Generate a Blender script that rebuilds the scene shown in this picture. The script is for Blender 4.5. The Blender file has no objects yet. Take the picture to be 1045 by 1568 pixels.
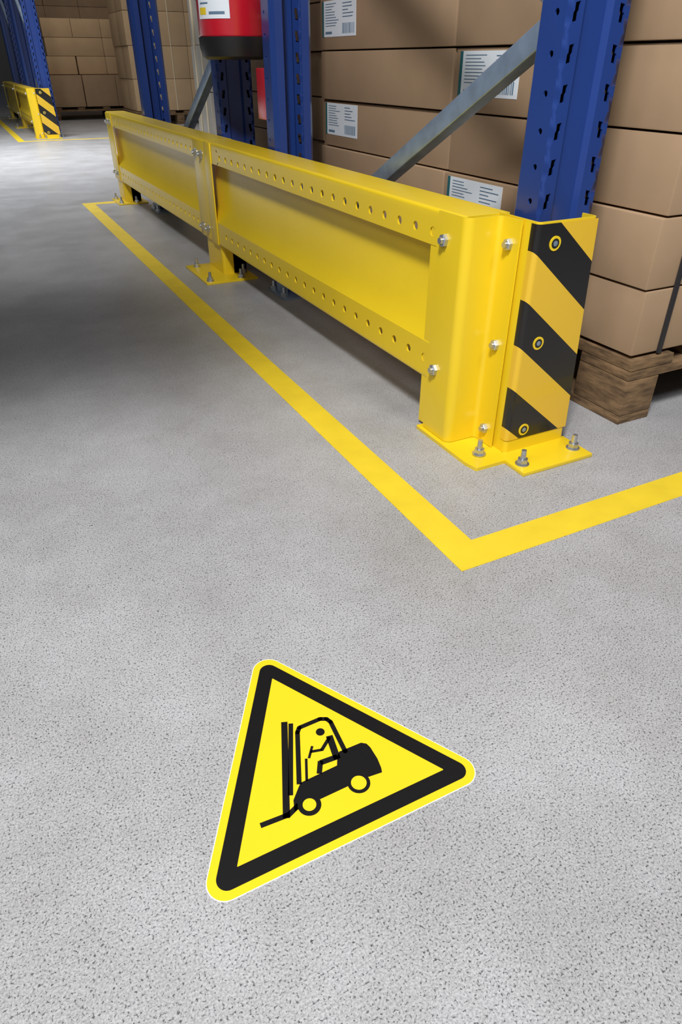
import bpy, math, random
from mathutils import Vector, Matrix
random.seed(7)
sc=bpy.context.scene
try:
    sc.view_settings.view_transform='Standard'
except Exception: pass

# ---------------------------------------------------------------- materials
def mat(name,col,rough=.5,metal=0,coat=0,var=0,vscale=8,bump=0,bscale=200,col2=None,spec=None):
    m=bpy.data.materials.new(name);m.use_nodes=True
    nt=m.node_tree;b=nt.nodes['Principled BSDF']
    b.inputs['Roughness'].default_value=rough;b.inputs['Metallic'].default_value=metal
    b.inputs['Coat Weight'].default_value=coat;b.inputs['Coat Roughness'].default_value=.2
    if spec is not None:b.inputs['Specular IOR Level'].default_value=spec
    tc=nt.nodes.new('ShaderNodeTexCoord')
    n=nt.nodes.new('ShaderNodeTexNoise');n.inputs['Scale'].default_value=vscale;n.inputs['Detail'].default_value=5
    nt.links.new(tc.outputs['Object'],n.inputs['Vector'])
    r=nt.nodes.new('ShaderNodeValToRGB')
    r.color_ramp.elements[0].position=.3;r.color_ramp.elements[1].position=.7
    c2=col2 or tuple(c*(1-var) for c in col)
    r.color_ramp.elements[0].color=(*c2,1);r.color_ramp.elements[1].color=(*col,1)
    nt.links.new(n.outputs['Fac'],r.inputs['Fac']);nt.links.new(r.outputs['Color'],b.inputs['Base Color'])
    if bump:
        n2=nt.nodes.new('ShaderNodeTexNoise');n2.inputs['Scale'].default_value=bscale
        nt.links.new(tc.outputs['Object'],n2.inputs['Vector'])
        bp=nt.nodes.new('ShaderNodeBump');bp.inputs['Strength'].default_value=bump;bp.inputs['Distance'].default_value=.002
        nt.links.new(n2.outputs['Fac'],bp.inputs['Height']);nt.links.new(bp.outputs['Normal'],b.inputs['Normal'])
    return m
M={}
M['yellow']=mat('yellow_paint',(.85,.60,.014),.34,0,.3,.07,4,.03,120)
M['tape']=mat('yellow_tape',(.82,.60,.025),.6,0,0,.12,14,.05,300)
M['blue']=mat('blue_paint',(.018,.050,.23),.30,0,.3,.12,6,.03,120)
M['slot_shade']=mat('painted_slot_shade',(.006,.010,.035),.6,0,0,.12,6)  # near-black colour paints the shade seen through the upright slots
M['galv']=mat('galvanised_steel',(.38,.50,.68),.38,.6,0,.3,25,.02,200)
M['bolt']=mat('zinc_bolt',(.62,.65,.70),.3,.85,0,.25,60)
M['kraft']=mat('kraft_card',(.40,.27,.165),.75,0,0,.14,6,.05,90)
M['kraft_l']=mat('kraft_card_light',(.55,.38,.22),.75,0,0,.1,6,.05,90)
M['wrap']=mat('wrapped_card',(.55,.52,.47),.4,0,.2,.15,10,.1,30)
M['white']=mat('label_paper',(.80,.87,.95),.5,0,0,.03,20)
M['ink']=mat('print_ink',(.12,.2,.3),.6)
M['teal']=mat('teal_print',(.02,.13,.15),.6)
M['blackp']=mat('black_plastic',(.012,.012,.013),.4)
M['signy']=mat('sign_yellow',(.88,.62,.014),.35,0,.3,.04,10)
M['signk']=mat('sign_black',(.008,.0075,.0075),.4,0,.0,spec=.3)
M['signw']=mat('sign_white_edge',(.8,.8,.8),.5)
M['red']=mat('red_paint',(.62,.012,.03),.25,0,.5,.05,5)
M['strap']=mat('strap_black',(.02,.02,.025),.5)
M['string']=mat('string_cream',(.7,.62,.45),.7)
M['wall']=mat('wall_paint',(.35,.33,.3),.8,0,0,.1,2)

def wood():
    m=mat('pallet_wood',(.27,.165,.08),.85,0,0,.0,22,.5,80,col2=(.085,.05,.024))
    nt=m.node_tree
    mp=nt.nodes.new('ShaderNodeMapping');mp.inputs['Scale'].default_value=(1,1,5)
    tc=[n for n in nt.nodes if n.type=='TEX_COORD'][0]
    nz=[n for n in nt.nodes if n.type=='TEX_NOISE'][0]
    nt.links.new(tc.outputs['Object'],mp.inputs['Vector']);nt.links.new(mp.outputs['Vector'],nz.inputs['Vector'])
    return m
M['wood']=wood()

def hazard():
    m=bpy.data.materials.new('hazard_stripes');m.use_nodes=True;nt=m.node_tree;b=nt.nodes['Principled BSDF']
    b.inputs['Roughness'].default_value=.3;b.inputs['Coat Weight'].default_value=.3
    tc=nt.nodes.new('ShaderNodeTexCoord');sp=nt.nodes.new('ShaderNodeSeparateXYZ')
    nt.links.new(tc.outputs['Object'],sp.inputs[0])
    def mth(op,a,bv):
        n=nt.nodes.new('ShaderNodeMath');n.operation=op
        for i,v in enumerate((a,bv)):
            if isinstance(v,(int,float)):n.inputs[i].default_value=v
            else:nt.links.new(v,n.inputs[i])
        return n.outputs[0]
    sx=mth('MULTIPLY',mth('SUBTRACT',sp.outputs['X'],.812),.82)
    s=mth('ADD',mth('ADD',sp.outputs['Z'],sx),-.385+.1635*3)
    fr=mth('FRACT',mth('DIVIDE',s,.1635),0)
    k=mth('LESS_THAN',fr,.5)
    mx=nt.nodes.new('ShaderNodeMix');mx.data_type='RGBA'
    mx.inputs[6].default_value=(.78,.49,.03,1);mx.inputs[7].default_value=(.010,.009,.009,1)
    nt.links.new(k,mx.inputs[0]);nt.links.new(mx.outputs[2],b.inputs['Base Color'])
    return m
M['hazard']=hazard()

def floor_mat():
    m=bpy.data.materials.new('speckled_concrete');m.use_nodes=True;nt=m.node_tree;b=nt.nodes['Principled BSDF']
    tc=nt.nodes.new('ShaderNodeTexCoord')
    def noise(s,d=3,r=.5):
        n=nt.nodes.new('ShaderNodeTexNoise');n.inputs['Scale'].default_value=s;n.inputs['Detail'].default_value=d;n.inputs['Roughness'].default_value=r
        nt.links.new(tc.outputs['Object'],n.inputs['Vector']);return n.outputs['Fac']
    def ramp(f,p0,p1,c0,c1):
        r=nt.nodes.new('ShaderNodeValToRGB');e=r.color_ramp.elements
        e[0].position=p0;e[1].position=p1;e[0].color=(*c0,1);e[1].color=(*c1,1);nt.links.new(f,r.inputs['Fac']);return r.outputs['Color']
    def mul(a,bb):
        x=nt.nodes.new('ShaderNodeMix');x.data_type='RGBA';x.blend_type='MULTIPLY';x.inputs[0].default_value=1
        nt.links.new(a,x.inputs[6]);nt.links.new(bb,x.inputs[7]);return x.outputs[2]
    base=ramp(noise(2.2,6,.6),.3,.7,(.44,.44,.452),(.54,.54,.555))
    fine=ramp(noise(480,3,.7),.38,.60,(.60,.60,.61),(1.0,1.0,1.0))
    dots=ramp(noise(430,2,.5),.36,.40,(.28,.28,.29),(1,1,1))
    dots2=ramp(noise(210,2,.5),.275,.305,(.28,.28,.28),(1,1,1))
    smear=ramp(noise(5,9,.72),.34,.6,(.84,.83,.81),(1,1,1))
    c=mul(mul(mul(mul(base,fine),dots),dots2),smear)
    nt.links.new(c,b.inputs['Base Color'])
    rr=nt.nodes.new('ShaderNodeMapRange');rr.inputs['To Min'].default_value=.30;rr.inputs['To Max'].default_value=.46
    nt.links.new(noise(5,5),rr.inputs['Value']);nt.links.new(rr.outputs['Result'],b.inputs['Roughness'])
    bp=nt.nodes.new('ShaderNodeBump');bp.inputs['Strength'].default_value=.05;bp.inputs['Distance'].default_value=.001
    nt.links.new(noise(250,2),bp.inputs['Height']);nt.links.new(bp.outputs['Normal'],b.inputs['Normal'])
    return m
M['floor']=floor_mat()

# ---------------------------------------------------------------- mesh builder
class MB:
    def __init__(s):s.v=[];s.f=[];s.m=[];s.mats=[]
    def mi(s,k):
        if k not in s.mats:s.mats.append(k)
        return s.mats.index(k)
    def add(s,vs,fs,k):
        o=len(s.v);s.v+= [tuple(v) for v in vs];i=s.mi(k)
        for f in fs:s.f.append([a+o for a in f]);s.m.append(i)
    def box(s,a,b,k,bev=0):
        x0,y0,z0=a;x1,y1,z1=b
        if bev<=0:
            s.add([(x0,y0,z0),(x1,y0,z0),(x1,y1,z0),(x0,y1,z0),(x0,y0,z1),(x1,y0,z1),(x1,y1,z1),(x0,y1,z1)],
              [(0,3,2,1),(4,5,6,7),(0,1,5,4),(1,2,6,5),(2,3,7,6),(3,0,4,7)],k);return
        import bmesh
        bm=bmesh.new();bmesh.ops.create_cube(bm,size=1)
        for v in bm.verts:v.co=Vector(((v.co.x+.5)*(x1-x0)+x0,(v.co.y+.5)*(y1-y0)+y0,(v.co.z+.5)*(z1-z0)+z0))
        bmesh.ops.bevel(bm,geom=bm.edges[:],offset=bev,segments=2,profile=.6,affect='EDGES')
        bm.verts.index_update()
        s.add([v.co for v in bm.verts],[[v.index for v in f.verts] for f in bm.faces],k);bm.free()
    def prism(s,poly,z0,z1,k,fn=lambda a,b,c:(a,b,c),caps=True):
        n=len(poly)
        vs=[fn(p[0],p[1],z0) for p in poly]+[fn(p[0],p[1],z1) for p in poly]
        fs=[(i,(i+1)%n,n+(i+1)%n,n+i) for i in range(n)]
        if caps:fs+=[tuple(range(n))[::-1],tuple(range(n,2*n))]
        s.add(vs,fs,k)
    def sheet(s,path,t,a,b,k,fn):
        """thin sheet: 2D path, thickness t to the left side, extruded a..b"""
        n=len(path);off=[]
        for i in range(n):
            p=Vector(path[i]);d0=(p-Vector(path[i-1])).normalized() if i>0 else None
            d1=(Vector(path[i+1])-p).normalized() if i<n-1 else None
            d0=d0 or d1;d1=d1 or d0
            n0=Vector((-d0.y,d0.x));n1=Vector((-d1.y,d1.x));nn=(n0+n1).normalized()
            off.append(p+nn*(t/max(.3,nn.dot(n0))))
        s.prism([tuple(p) for p in path]+[tuple(p) for p in off[::-1]],a,b,k,fn,caps=False)
        vs=[];fs=[]
        for z in (a,b):
            o=len(vs)
            for i in range(n):vs.append(fn(path[i][0],path[i][1],z));vs.append(fn(off[i].x,off[i].y,z))
            for i in range(n-1):fs.append((o+2*i,o+2*i+1,o+2*i+3,o+2*i+2))
        s.add(vs,fs,k)
    def cyl(s,c,ax,r,l,k,n=20,r2=None,cap=True):
        ax=Vector(ax).normalized();u=ax.orthogonal().normalized();w=ax.cross(u);c=Vector(c);r2=r if r2 is None else r2
        vs=[c+(u*math.cos(2*math.pi*i/n)+w*math.sin(2*math.pi*i/n))*r for i in range(n)]+[c+ax*l+(u*math.cos(2*math.pi*i/n)+w*math.sin(2*math.pi*i/n))*r2 for i in range(n)]
        fs=[(i,(i+1)%n,n+(i+1)%n,n+i) for i in range(n)]
        if cap:fs+=[tuple(range(n))[::-1],tuple(range(n,2*n))]
        s.add(vs,fs,k)
    def lathe(s,c,prof,k,n=40):
        vs=[];fs=[]
        for r,z in prof:
            for i in range(n):
                a=2*math.pi*i/n;vs.append((c[0]+r*math.cos(a),c[1]+r*math.sin(a),z))
        for j in range(len(prof)-1):
            for i in range(n):fs.append((j*n+i,j*n+(i+1)%n,(j+1)*n+(i+1)%n,(j+1)*n+i))
        s.add(vs,fs,k)
    def bolt(s,c,ax,r=.0105,stud=.006,k='bolt'):
        ax=Vector(ax).normalized();c=Vector(c)
        s.cyl(c,ax,r*1.3,.0022,k,20)
        s.cyl(c+ax*.0022,ax,r,.008,k,6);s.cyl(c+ax*.0102,ax,r*.93,.0012,k,6,r2=r*.8)
        if stud:s.cyl(c+ax*.0102,ax,r*.55,stud,k,12,r2=r*.5)
    def anchor(s,x,y,z):
        s.cyl((x,y,z),(0,0,1),.0135,.002,'bolt');s.cyl((x,y,z+.002),(0,0,1),.0105,.010,'bolt',6)
        s.cyl((x,y,z+.012),(0,0,1),.0058,.018,'bolt',12,r2=.005)
    def cell(s,o,U,V,w,h,hc,hole,t,N,k):
        """rect cell w*h at o with hole polygon (rel. to hole centre hc) and rim depth t along N"""
        o=Vector(o);U=Vector(U);V=Vector(V);N=Vector(N)
        ang=set()
        for p in hole:ang.add(round(math.atan2(p[1],p[0])%(2*math.pi),5))
        for cx_,cy_ in((0,0),(w,0),(w,h),(0,h)):ang.add(round(math.atan2(cy_-hc[1],cx_-hc[0])%(2*math.pi),5))
        ang=sorted(ang);n=len(ang);inn=[];out=[]
        for a in ang:
            d=(math.cos(a),math.sin(a));best=None
            for i in range(len(hole)):
                p=hole[i];q=hole[(i+1)%len(hole)];e=(q[0]-p[0],q[1]-p[1])
                det=d[0]*(-e[1])+e[0]*d[1]
                if abs(det)<1e-12:continue
                tt=(p[0]*(-e[1])+e[0]*p[1])/det;ss=(d[0]*p[1]-d[1]*p[0])/det
                if tt>0 and -1e-4<=ss<=1+1e-4:best=tt if best is None else min(best,tt)
            inn.append((hc[0]+d[0]*best,hc[1]+d[1]*best))
            ts=[]
            if d[0]>1e-9:ts.append((w-hc[0])/d[0])
            if d[0]<-1e-9:ts.append(-hc[0]/d[0])
            if d[1]>1e-9:ts.append((h-hc[1])/d[1])
            if d[1]<-1e-9:ts.append(-hc[1]/d[1])
            tt=min(ts);out.append((hc[0]+d[0]*tt,hc[1]+d[1]*tt))
        P=lambda q:o+U*q[0]+V*q[1]
        vs=[P(q) for q in out]+[P(q) for q in inn]+[P(q)+N*t for q in inn]
        fs=[]
        for i in range(n):
            j=(i+1)%n;fs.append((i,j,n+j,n+i));fs.append((n+i,n+j,2*n+j,2*n+i))
        s.add(vs,fs,k)
    def obj(s,name,parent=None,smooth=35):
        me=bpy.data.meshes.new(name);me.from_pydata(s.v,[],s.f)
        for k in s.mats:me.materials.append(M[k])
        for p,i in zip(me.polygons,s.m):p.material_index=i
        import bmesh
        bm=bmesh.new();bm.from_mesh(me);bmesh.ops.remove_doubles(bm,verts=bm.verts,dist=1e-5)
        bmesh.ops.recalc_face_normals(bm,faces=bm.faces);bm.to_mesh(me);bm.free()
        if smooth:
            for p in me.polygons:p.use_smooth=True
            try:me.set_sharp_from_angle(angle=math.radians(smooth))
            except Exception:
                for p in me.polygons:p.use_smooth=False
        ob=bpy.data.objects.new(name,me);sc.collection.objects.link(ob)
        if parent:ob.parent=parent
        return ob
def empty(name,loc=(0,0,0)):
    e=bpy.data.objects.new(name,None);sc.collection.objects.link(e);e.location=loc;e.empty_display_size=.1;return e
def dup(root,off):
    e=empty(root.name.split('.')[0],Vector(root.location)+Vector(off))
    for c in root.children:
        d=bpy.data.objects.new(c.name,c.data);sc.collection.objects.link(d);d.parent=e;d.location=c.location
    return e
def rpath(pts,r,n=5):
    out=[pts[0]]
    for i in range(1,len(pts)-1):
        p=Vector(pts[i]);a=(Vector(pts[i-1])-p).normalized();b=(Vector(pts[i+1])-p).normalized()
        half=a.angle(b)/2;d=min(r/math.tan(half),(Vector(pts[i-1])-p).length*.49,(Vector(pts[i+1])-p).length*.49);rr=d*math.tan(half)
        c=p+(a+b).normalized()*(rr/math.sin(half));s0=(p+a*d)-c;s1=(p+b*d)-c
        A0=math.atan2(s0.y,s0.x);dA=math.atan2(s1.y,s1.x)-A0
        while dA>math.pi:dA-=2*math.pi
        while dA<-math.pi:dA+=2*math.pi
        for j in range(n+1):
            a_=A0+dA*j/n;out.append((c.x+rr*math.cos(a_),c.y+rr*math.sin(a_)))
    out.append(pts[-1]);return out
circ=lambda r,n=14:[(r*math.cos(2*math.pi*i/n),r*math.sin(2*math.pi*i/n)) for i in range(n)]
XYZ=lambda a,b,c:(a,b,c)
XZY=lambda a,b,c:(a,c,b)

# ---------------------------------------------------------------- floor, walls
b=MB();b.box((-8,-4,-.1),(12,24,0),'floor');b.obj('floor',smooth=0)
b=MB();b.box((-8,24,-.1),(12,24.1,5),'wall');b.obj('wall_back',smooth=0)

# ---------------------------------------------------------------- tape
def tape():
    b=MB();t=.0008
    b.prism([(.527,.634),(3.2,.634),(3.2,.694),(.588,.694),(.588,4.170),(.86,4.170),(.86,4.230),(.527,4.230)],0,t,'tape')
    return b.obj('floor_marking_tape',smooth=0)
tp=tape()
t2=bpy.data.objects.new('floor_marking_tape',tp.data);sc.collection.objects.link(t2);t2.location=(0,7.42,0)

# ---------------------------------------------------------------- warning sign
def sign():
    root=empty('forklift_warning_floor_sign')
    b=MB();C=Vector((.186,.4253));R=.1917
    def tri(d,r):
        out=[]
        for k in range(3):
            a=math.radians(90+120*k);c=C+Vector((math.cos(a),math.sin(a)))*(R-2*d-2*r)
            for j in range(13):
                t=a+math.radians(-60+10*j);out.append((c.x+r*math.cos(t),c.y+r*math.sin(t)))
        return out
    z=[0.0]
    def lay(poly,k,dz=.0002):
        b.prism(poly,z[0],z[0]+dz,k)
    lay(tri(-.0009,.0198),'signw',.0006);z[0]=.0006
    lay(tri(0,.019),'signy');z[0]+=.0002
    lay(tri(.0085,.0115),'signk');z[0]+=.0002
    lay(tri(.0265,.0006),'signy');z[0]+=.0002
    def stroke(p,q,w,k='signk'):
        p=Vector(p);q=Vector(q);d=(q-p).normalized();n=Vector((-d.y,d.x))*w/2
        lay([tuple(p+n),tuple(p-n),tuple(q-n),tuple(q+n)],k)
    def disc(c,r,k):lay([(c[0]+x,c[1]+y) for x,y in circ(r,32)],k)
    stroke((.1285,.381),(.1735,.4945),.0075);stroke((.1015,.3855),(.1325,.3835),.0058)
    stroke((.131,.383),(.146,.389),.006)
    stroke((.1425,.403),(.1795,.489),.0055)
    # body
    lay([(.139,.3845),(.143,.3845),(.225,.3855),(.2435,.3835),(.2455,.389),(.2475,.401),(.2475,.418),(.246,.424),(.241,.428),(.213,.4285),(.2085,.424),(.203,.4135),(.158,.412),(.153,.407),(.143,.3965)],'signk')
    # cab
    path=[(.156,.411),(.1815,.474),(.186,.479),(.213,.4795),(.220,.476),(.2225,.470),(.2195,.426)]
    for p,q in zip(path,path[1:]):
        stroke(p,q,.0055)
        disc(q,.00275,'signk')
    # driver
    disc((.2055,.4625),.0052,'signk')
    stroke((.2125,.453),(.207,.421),.008);stroke((.2085,.4235),(.188,.425),.0068);stroke((.189,.427),(.181,.413),.006)
    stroke((.212,.451),(.196,.439),.0042);stroke((.197,.4395),(.184,.443),.0035);stroke((.189,.449),(.179,.436),.003)
    stroke((.176,.437),(.165,.411),.003)
    z[0]+=.0002
    disc((.156,.384),.0125,'signk');disc((.2145,.3835),.0125,'signk');z[0]+=.0002
    disc((.156,.384),.0072,'signy');disc((.2145,.3835),.0085,'signy')
    b.obj('sign_sheet',root,smooth=0)
sign()

# ---------------------------------------------------------------- barrier
def barrier():
    root=empty('impact_protection_barrier')
    T=.004
    def beam(nm,y0,y1,X,h0,h1,pitch=.0595):
        b=MB();k='yellow'
        b.sheet(rpath([(X+.095,.431),(X,.431),(X,.414)],.007),T,y0,y1,k,XZY)
        b.sheet([(X,.368),(X+.028,.358),(X+.028,.226),(X,.184)],T,y0,y1,k,XZY)
        b.sheet(rpath([(X,.120),(X,.108),(X+.085,.108)],.007),T,y0,y1,k,XZY)
        for z0,z1,zc in((.368,.414,.391),(.120,.184,.150)):
            n=int((h1-h0)/pitch);s0=h0
            b.add([(X,y0,z0),(X,s0,z0),(X,s0,z1),(X,y0,z1)],[(0,1,2,3)],k)
            for i in range(n):
                b.cell((X,s0+i*pitch,z0),(0,1,0),(0,0,1),pitch,z1-z0,(pitch/2,zc-z0),[(p[0],p[1]) for p in circ(.0084,16)],T,(1,0,0),k)
            e=s0+n*pitch
            b.add([(X,e,z0),(X,y1,z0),(X,y1,z1),(X,e,z1)],[(0,1,2,3)],k)
        return b,nm
    b,nm=beam('beam_front',1.0,2.50,.740,1.066,2.42)
    b.box((.7365,2.435,.108),(.7405,2.502,.428),'yellow',.001)
    b.obj(nm,root)
    b,nm=beam('beam_rear',2.505,4.285,.744,2.66,4.14)
    b.box((.7405,2.505,.110),(.7445,2.645,.426),'yellow',.001)
    b.box((.7405,4.15,.110),(.7445,4.285,.426),'yellow',.001)
    b.obj(nm,root)
    # near post
    b=MB()
    b.sheet(rpath([(.736,1.068),(.736,.985),(.806,.985),(.806,.928)],.013,7),-T,.008,.4315,'yellow',XYZ)
    b.sheet(rpath([(.745,1.10),(.745,1.06),(.82,1.06)],.006,4),-T,.008,.42,'yellow',XYZ)
    b.prism(rpath([(.722,.90),(.722,1.08),(.83,1.08),(.83,.872),(.728,.872),(.722,.90)],.004,3)[:-1],0,.007,'yellow')
    b.obj('post_near',root)
    # mid post
    b=MB()
    b.sheet(rpath([(.780,2.605),(.780,2.44),(.835,2.44)],.008,5),-T,.007,.42,'yellow',XYZ)
    b.sheet(rpath([(.752,2.605),(.752,2.44),(.835,2.44)],.008,5),-T,.007,.112,'yellow',XYZ)
    b.box((.655,2.345,0),(.845,2.62,.007),'yellow',.001)
    b.obj('post_mid',root)
    b=MB()
    b.sheet(rpath([(.752,4.27),(.752,4.14),(.835,4.14)],.008,5),-T,.007,.112,'yellow',XYZ)
    b.sheet(rpath([(.780,4.27),(.780,4.14),(.835,4.14)],.008,5),-T,.007,.42,'yellow',XYZ)
    b.box((.70,4.08,0),(.86,4.29,.007),'yellow',.001)
    b.obj('post_far',root)
    # corner guard (right edge narrows slightly towards the top)
    def taper(bb):
        bb.v=[(x-(z/.43)*.024*max(0,(x-.82)/.14),y,z) if x>.82 else (x,y,z) for x,y,z in bb.v]
    b=MB();g=rpath([(.811,1.0),(.811,.895),(.964,.895),(.964,.93)],.010,8)
    b.sheet(g,T,.007,.433,'yellow',XYZ);taper(b)
    b.box((.795,.815,0),(.967,.90,.008),'yellow',.0015)
    b.box((.811,.90,0),(.957,.915,.007),'yellow')
    b.obj('corner_guard',root)
    b=MB();g=rpath([(.8102,.912),(.8102,.8942),(.9635,.8942)],.0105,8)
    b.sheet(g,-.0005,.034,.430,'hazard',XYZ);taper(b);b.obj('hazard_tape',root)
    b=MB()
    for z in(.398,.226,.052):
        c=Vector((.850,.8937,z))
        b.cyl(c,(0,-1,0),.0120,.0014,'yellow',28);b.cyl(c+Vector((0,-.0014,0)),(0,-1,0),.0080,.0004,'blackp',24);b.cyl(c+Vector((0,-.0018,0)),(0,-1,0),.0045,.0004,'galv',16)
    b.obj('rivets',root)
    # bolts
    b=MB()
    for y,z in((1.043,.386),(1.043,.143)):b.bolt((.736,y,z),(-1,0,0),.0115)
    for z in(.39,.212,.040):b.bolt((.806,.952,z),(-1,0,0),.0105)
    for y in(2.545,2.61):
        for z in(.386,.145):b.bolt((.7405,y,z),(-1,0,0))
    for y in(4.18,4.25):
        for z in(.386,.145):b.bolt((.7405,y,z),(-1,0,0))
    b.cyl((.7355,1.030,.032),(-1,0,0),.006,.0006,'blackp',14);b.cyl((.7355,1.05,.262),(-1,0,0),.006,.0006,'blackp',14)  # flat black discs painted in for the dark of open holes
    for x,y in((.765,.915),(.815,.845),(.947,.85)):b.anchor(x,y,.008)
    for x,y in((.675,2.37),(.69,2.585),(.79,2.37),(.82,2.43)):b.anchor(x,y,.007)
    for x,y in((.72,4.11),(.80,4.10),(.72,4.26)):b.anchor(x,y,.007)
    b.obj('bolts',root)
    return root
bar=barrier()
dup(bar,(0,7.42,0))

# ---------------------------------------------------------------- rack frames
def frame_mesh():
    """origin: front left corner of near upright; depth along +y 1.24"""
    def upright():
        b=MB();W=.126;D=.07;p=.052;H=3.0;n=int(H/p);k='blue'
        slot=[(-.005,-.013),(.004,-.011),(.004,-.001),(.006,.001),(.006,.013),(-.003,.011),(-.003,.001),(-.005,-.001)]
        slotm=[(-x,y) for x,y in slot][::-1]
        for i in range(n):
            z=.01+i*p
            b.cell((0,0,z),(1,0,0),(0,0,1),.034,p,(.019,p/2),slot,.003,(0,1,0),k)
            b.cell((W-.034,0,z),(1,0,0),(0,0,1),.034,p,(.019,p/2),slotm,.003,(0,1,0),k)
            b.cell((0,0,z),(0,1,0),(0,0,1),.036,p,(.020,p/2),circ(.0048,12),.003,(1,0,0),k)
            b.cell((W,0,z),(0,1,0),(0,0,1),.036,p,(.020,p/2),circ(.0048,12),.003,(-1,0,0),k)
        z0=.01;z1=.01+n*p
        b.sheet([(.034,0),(.040,.010),(W-.040,.010),(W-.034,0)],.002,z0,z1,k,XYZ)
        b.sheet([(0,.036),(0,.055),(.012,D),(.035,D)],-.002,z0,z1,k,XYZ)
        b.sheet([(W,.036),(W,.055),(W-.012,D),(W-.035,D)],.002,z0,z1,k,XYZ)
        return b
    u=upright().obj('upright',smooth=25).data
    bpy.data.objects.remove(bpy.data.objects['upright'])
    f=MB()
    for y,s in((-.015,0),(1.24-.135,0)):
        f.box((-.022,y,0),(.148,y+.15,.006),'galv',.001);f.box((-.006,y+.025,.006),(-.001,y+.11,.06),'galv');f.box((.127,y+.025,.006),(.132,y+.11,.06),'galv')
        for x in(-.012,.140):f.anchor(x,y+.03,.006);f.anchor(x,y+.12,.006)
    g=MB()
    def brace(y0,z0,y1,z1):
        # C channel, galvanised
        d=Vector((0,y1-y0,z1-z0));L=d.length;d.normalize();w=Vector((0,-d.z,d.y));X=Vector((1,0,0));o=Vector((.04,y0,z0))
        fn=lambda a,bb,c:tuple(o+X*a+w*bb+d*c)
        g.sheet(rpath([(.030,-.019),(0,-.019),(0,.019),(.030,.019)],.004,3),-.002,0,L,'galv',fn)
        for s in(.02,L-.02):g.bolt(o+d*s,(-1,0,0),.009)
    zs=.115
    k=0
    z=zs
    while z<2.8:
        if k%2==0:brace(1.19,z,.05,z+.60)
        else:brace(.05,z,1.19,z+.60)
        z+=.605;k+=1
    l=MB();l.box((.016,.016,.01),(.110,.067,2.98),'slot_shade')  # dark block added inside the upright so its slots look shaded
    return u,f.obj('f'),g.obj('g'),l.obj('l',smooth=0)
U,F0,G0,L0=frame_mesh()
fm,gm,lm=F0.data,G0.data,L0.data
for o in(F0,G0,L0):bpy.data.objects.remove(o)
def frame(loc):
    e=empty('pallet_rack_frame',loc)
    a=bpy.data.objects.new('upright_front',U);sc.collection.objects.link(a);a.parent=e
    c=bpy.data.objects.new('upright_rear',U);sc.collection.objects.link(c);c.parent=e;c.location=(.126,1.24,0);c.rotation_euler=(0,0,math.pi)
    for n,m in(('feet',fm),('braces',gm),('slot_shade_core',lm)):
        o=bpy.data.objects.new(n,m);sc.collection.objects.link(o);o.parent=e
frame((.85,.95,0));frame((.85,2.64,0));frame((.85,8.37,0));frame((.85,10.06,0))

# ---------------------------------------------------------------- pallets and boxes
def pallet(name,x0,y0,x1,y1):
    b=MB();k='wood';h=.145;bw=.09
    for x in(x0,(x0+x1-bw)/2,x1-bw):
        for y in(y0,(y0+y1)/2-.07,y1-.14):
            b.box((x,y,.020),(x+bw,y+.14,.098),k,.002)
        b.box((x,y0,0),(x+bw,y1,.019),k,.002)
    for y in(y0,(y0+y1)/2-.07,y1-.14):b.box((x0,y,.099),(x1,y+.14,.119),k,.002)
    n=6
    for i in range(n):
        w=.12 if i in(0,n-1) else .09;x=x0+(x1-x0-w)*i/(n-1)
        b.box((x,y0,.120),(x+w,y1,h-.003),k,.002)
    return b.obj(name)
def label(b,x,y0,z0,w=.225,h=.090):
    b.box((x-.0008,y0-w,z0),(x,y0,z0+h),'white')
    X=x-.0011
    def r(u0,v0,u1,v1,k='ink'):b.box((X,y0-u1*w,z0+v0*h),(x-.0007,y0-u0*w,z0+v1*h),k)
    r(.0,0,.05,1,'teal')
    for i in range(9):
        v=.9-i*.075;r(.1,v,.1+random.uniform(.2,.42),v+.02)
    for i in range(5):
        v=.88-i*.09;r(.62,v,.62+random.uniform(.15,.33),v+.025)
    r(.10,.08,.3,.15)
    u=.62
    while u<.95:
        ww=random.choice((.006,.012,.018));r(u,.08,u+ww,.36);u+=ww+.012
def stack(name,X,ys,rows,z0=.147,rh=.133,dep=.50,cols=2,labels=(),k='kraft',strap=None,jit=.006,gap=.0025,strapk='strap'):
    root=empty(name);b=MB();L=MB()
    for r in range(rows):
        z=z0+r*rh
        for c in range(cols):
            for i in range(len(ys)-1):
                j=random.uniform(-jit,jit)
                if c:j=0
                x=X+c*(dep+.004)+j;ya=ys[i]+random.uniform(0,jit*.5)
                b.box((x,ya+gap,z+.0018),(x+dep,ys[i+1]-gap,z+rh-.0018),k,.004)
                if c==0 and (r,i) in labels:label(L,x,ys[i+1]-.02,z+rh-.098)
    b.obj('boxes',root,smooth=30)
    if L.v:L.obj('labels',root,smooth=0)
    if strap:
        s=MB()
        for (ax,v) in strap:
            if ax=='x':s.box((v,ys[0]-.004,z0),(v+.009,ys[0]+.002,z0+rows*rh),strapk)
            else:s.box((X-jit-.0015,v,z0),(X+.004,v+.006,z0+rows*rh),strapk)
        s.obj('straps',root,smooth=0)
    return root
stack('cardboard_box_stack',1.123,[.905,1.62,2.375],9,labels={(1,0),(2,1),(4,1),(3,0),(6,1),(5,0)} ,strap=[('x',1.192)])
pallet('wooden_pallet',1.118,.897,1.118+1.0,2.30)
stack('cardboard_box_stack',1.18,[2.46,2.95,3.40],8,dep=.5,jit=.01)
pallet('wooden_pallet',1.17,2.44,2.17,3.44)
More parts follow.
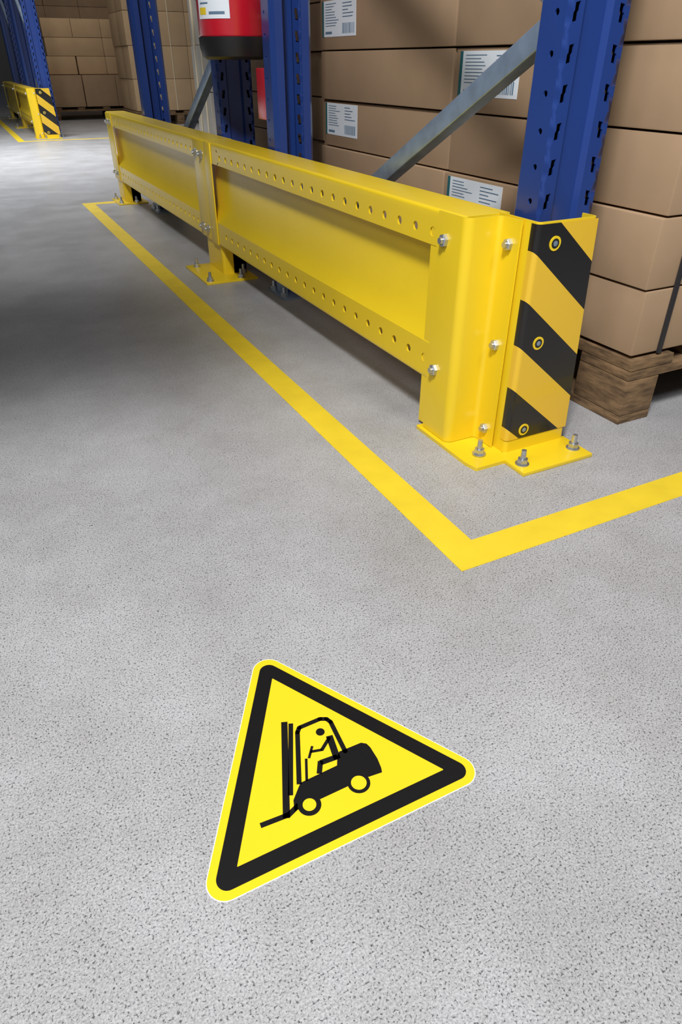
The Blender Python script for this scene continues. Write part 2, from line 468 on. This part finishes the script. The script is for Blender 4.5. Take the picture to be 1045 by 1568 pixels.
stack('wrapped_box_stack',1.16,[3.48,3.73,3.98],7,rh=.19,dep=.45,k='wrap',jit=.004,strap=[('y',3.55),('y',3.66),('y',3.80),('y',3.91)],strapk='string')
pallet('wooden_pallet',1.15,3.46,2.10,4.0)
# second rack contents
stack('cardboard_box_stack',1.25,[10.9,11.4,11.9],1,rh=.36,dep=.42,cols=4,k='kraft',jit=.01)
stack('carton_stack',1.3,[11.0,11.4,11.85],3,z0=.510,rh=.2,dep=.36,cols=4,k='kraft_l',jit=.02)
pallet('wooden_pallet',1.22,10.88,2.95,12.0)
stack('tall_carton_stack',2.05,[9.6,10.0,10.45],6,rh=.33,dep=.35,cols=3,k='kraft_l',jit=.01,strap=[('x',2.2),('x',2.35),('x',2.55)],strapk='string')
pallet('wooden_pallet',2.03,9.58,3.12,10.47)
stack('cardboard_box_stack',1.15,[13.2,13.9,14.6],7,rh=.3,dep=.5,cols=4,k='kraft',jit=.01)
pallet('wooden_pallet',1.13,13.18,3.2,14.62)
stack('cardboard_box_stack',3.3,[11.5,12.3,13.1],8,rh=.3,dep=.6,cols=4,k='kraft',jit=.01)
pallet('wooden_pallet',3.28,11.48,5.7,13.12)

# added out-of-view blocker on columns, casts the shade band across the left floor
def shade_blocker():
    root=empty('unseen_shade_blocker');b=MB()
    x0,x1,y0,y1,z=-2.4,.02,.54,1.00,1.50
    b.box((x0,y0,z),(x1,y1,z+.004),'galv');b.box((x0,y0-.003,z),(x1,y0,z+.06),'galv');b.box((x0,y1,z),(x1,y1+.003,z+.06),'galv')
    for i in range(7):b.cyl((x0+.1,y0+.04+i*.06,z+.024),(1,0,0),.020,x1-x0-.12,'blackp',10)
    for x in(x0+.1,x0+.8):
        for y in(y0+.02,y1-.02):b.box((x-.02,y-.02,0),(x+.02,y+.02,z),'galv',.002);b.box((x-.05,y-.05,0),(x+.05,y+.05,.008),'galv')
    for x in(x0+.1,(x0+x1)/2,x1-.1):b.box((x-.015,y0-.02,z-.02),(x+.015,y1+.02,z),'galv')
    b.obj('shade_blocker',root)
shade_blocker()

# ---------------------------------------------------------------- fire extinguisher
def ext():
    root=empty('fire_extinguisher');c=(.84,2.41)
    b=MB();R=.105
    b.lathe(c,[(0,.655),(R*.80,.655),(R*.93,.663),(R*.99,.685),(R*1.0,.712),(R*.97,.713)],'blackp');b.obj('foot_ring',root)
    b=MB()
    b.lathe(c,[(R*.95,.712),(R*.985,.718),(R*.99,1.16),(R*.93,1.21),(R*.7,1.25),(R*.3,1.27),(.02,1.275),(.02,1.31),(0,1.31)],'red');b.obj('cylinder_body',root)
    b=MB()
    def patch(a0,a1,z0,z1,k,rr):
        vs=[];n=10;a0=math.radians(a0);a1=math.radians(a1)
        for j in range(n+1):
            a=a0+(a1-a0)*j/n
            for z in(z0,z1):vs.append((c[0]+rr*math.cos(a),c[1]+rr*math.sin(a),z))
        b.add(vs,[(2*j,2*j+1,2*j+3,2*j+2) for j in range(n)],k)
    patch(186,248,.755,.90,'white',R*1.0)
    for i in range(7):patch(192,192+random.uniform(18,34),.79+i*.011,.794+i*.011,'ink',R*1.003)
    patch(190,206,.765,.782,'tape',R*1.003);patch(212,240,.765,.772,'ink',R*1.003)
    b.obj('label',root)
    b=MB()
    b.box((.80,2.395,1.31),(.90,2.425,1.34),'blackp',.004);b.cyl((.84,2.41,1.34),(0,0,1),.015,.02,'bolt')
    b.box((.80,2.40,1.36),(.93,2.42,1.372),'red',.003)
    b.cyl((.80,2.41,1.325),(-.6,0,-.8),.010,.18,'blackp');b.obj('valve',root)
    b=MB();b.box((.93,2.192,1.0),(.95,2.638,1.03),'galv');b.box((.93,2.192,.76),(.95,2.638,.79),'galv');b.obj('wall_bracket',root)
    b=MB();b.box((.865,2.192,.50),(.93,2.30,.635),'red',.004);b.obj('box_body',empty('red_alarm_box'))
ext()

# ---------------------------------------------------------------- lights
def area(name,loc,target,size,power,col=(1,1,1),sy=None,spread=None):
    l=bpy.data.lights.new(name,'AREA');l.energy=power;l.color=col;l.size=size
    if sy:l.shape='RECTANGLE';l.size_y=sy
    if spread:l.spread=math.radians(spread)
    o=bpy.data.objects.new(name,l);sc.collection.objects.link(o);o.location=loc
    o.rotation_euler=(Vector(target)-Vector(loc)).to_track_quat('-Z','Y').to_euler();return o
area('fill_light',(-.6,-.4,2.9),(.5,1.0,.1),.45,122,(1,.985,.965))
area('fill_light',(-1.6,-.3,2.2),(.8,1.5,.3),.7,20,(1,.985,.965))  # fill light added to brighten the barrier face
area('fill_light',(.9,-.9,2.8),(1.1,.8,.1),.5,20,(.97,.98,1))
area('fill_light',(-.3,6.6,3.2),(.2,6.6,0),1.4,118,(.96,.98,1),2.0,105)
area('fill_light',(1.8,9.3,3.4),(2,10.5,.5),2,34,(1,.92,.8))
w=bpy.data.worlds.new('world');sc.world=w;w.use_nodes=True
w.node_tree.nodes['Background'].inputs[0].default_value=(.72,.84,1,1);w.node_tree.nodes['Background'].inputs[1].default_value=.055

# ---------------------------------------------------------------- camera
cam=bpy.data.cameras.new('camera');co=bpy.data.objects.new('camera',cam);sc.collection.objects.link(co)
co.location=(0,0,.65);co.rotation_euler=(math.radians(56.1),0,math.radians(-26.7))
cam.sensor_fit='VERTICAL';cam.sensor_height=24;cam.lens=1026/1568*24;cam.clip_start=.01
sc.camera=co
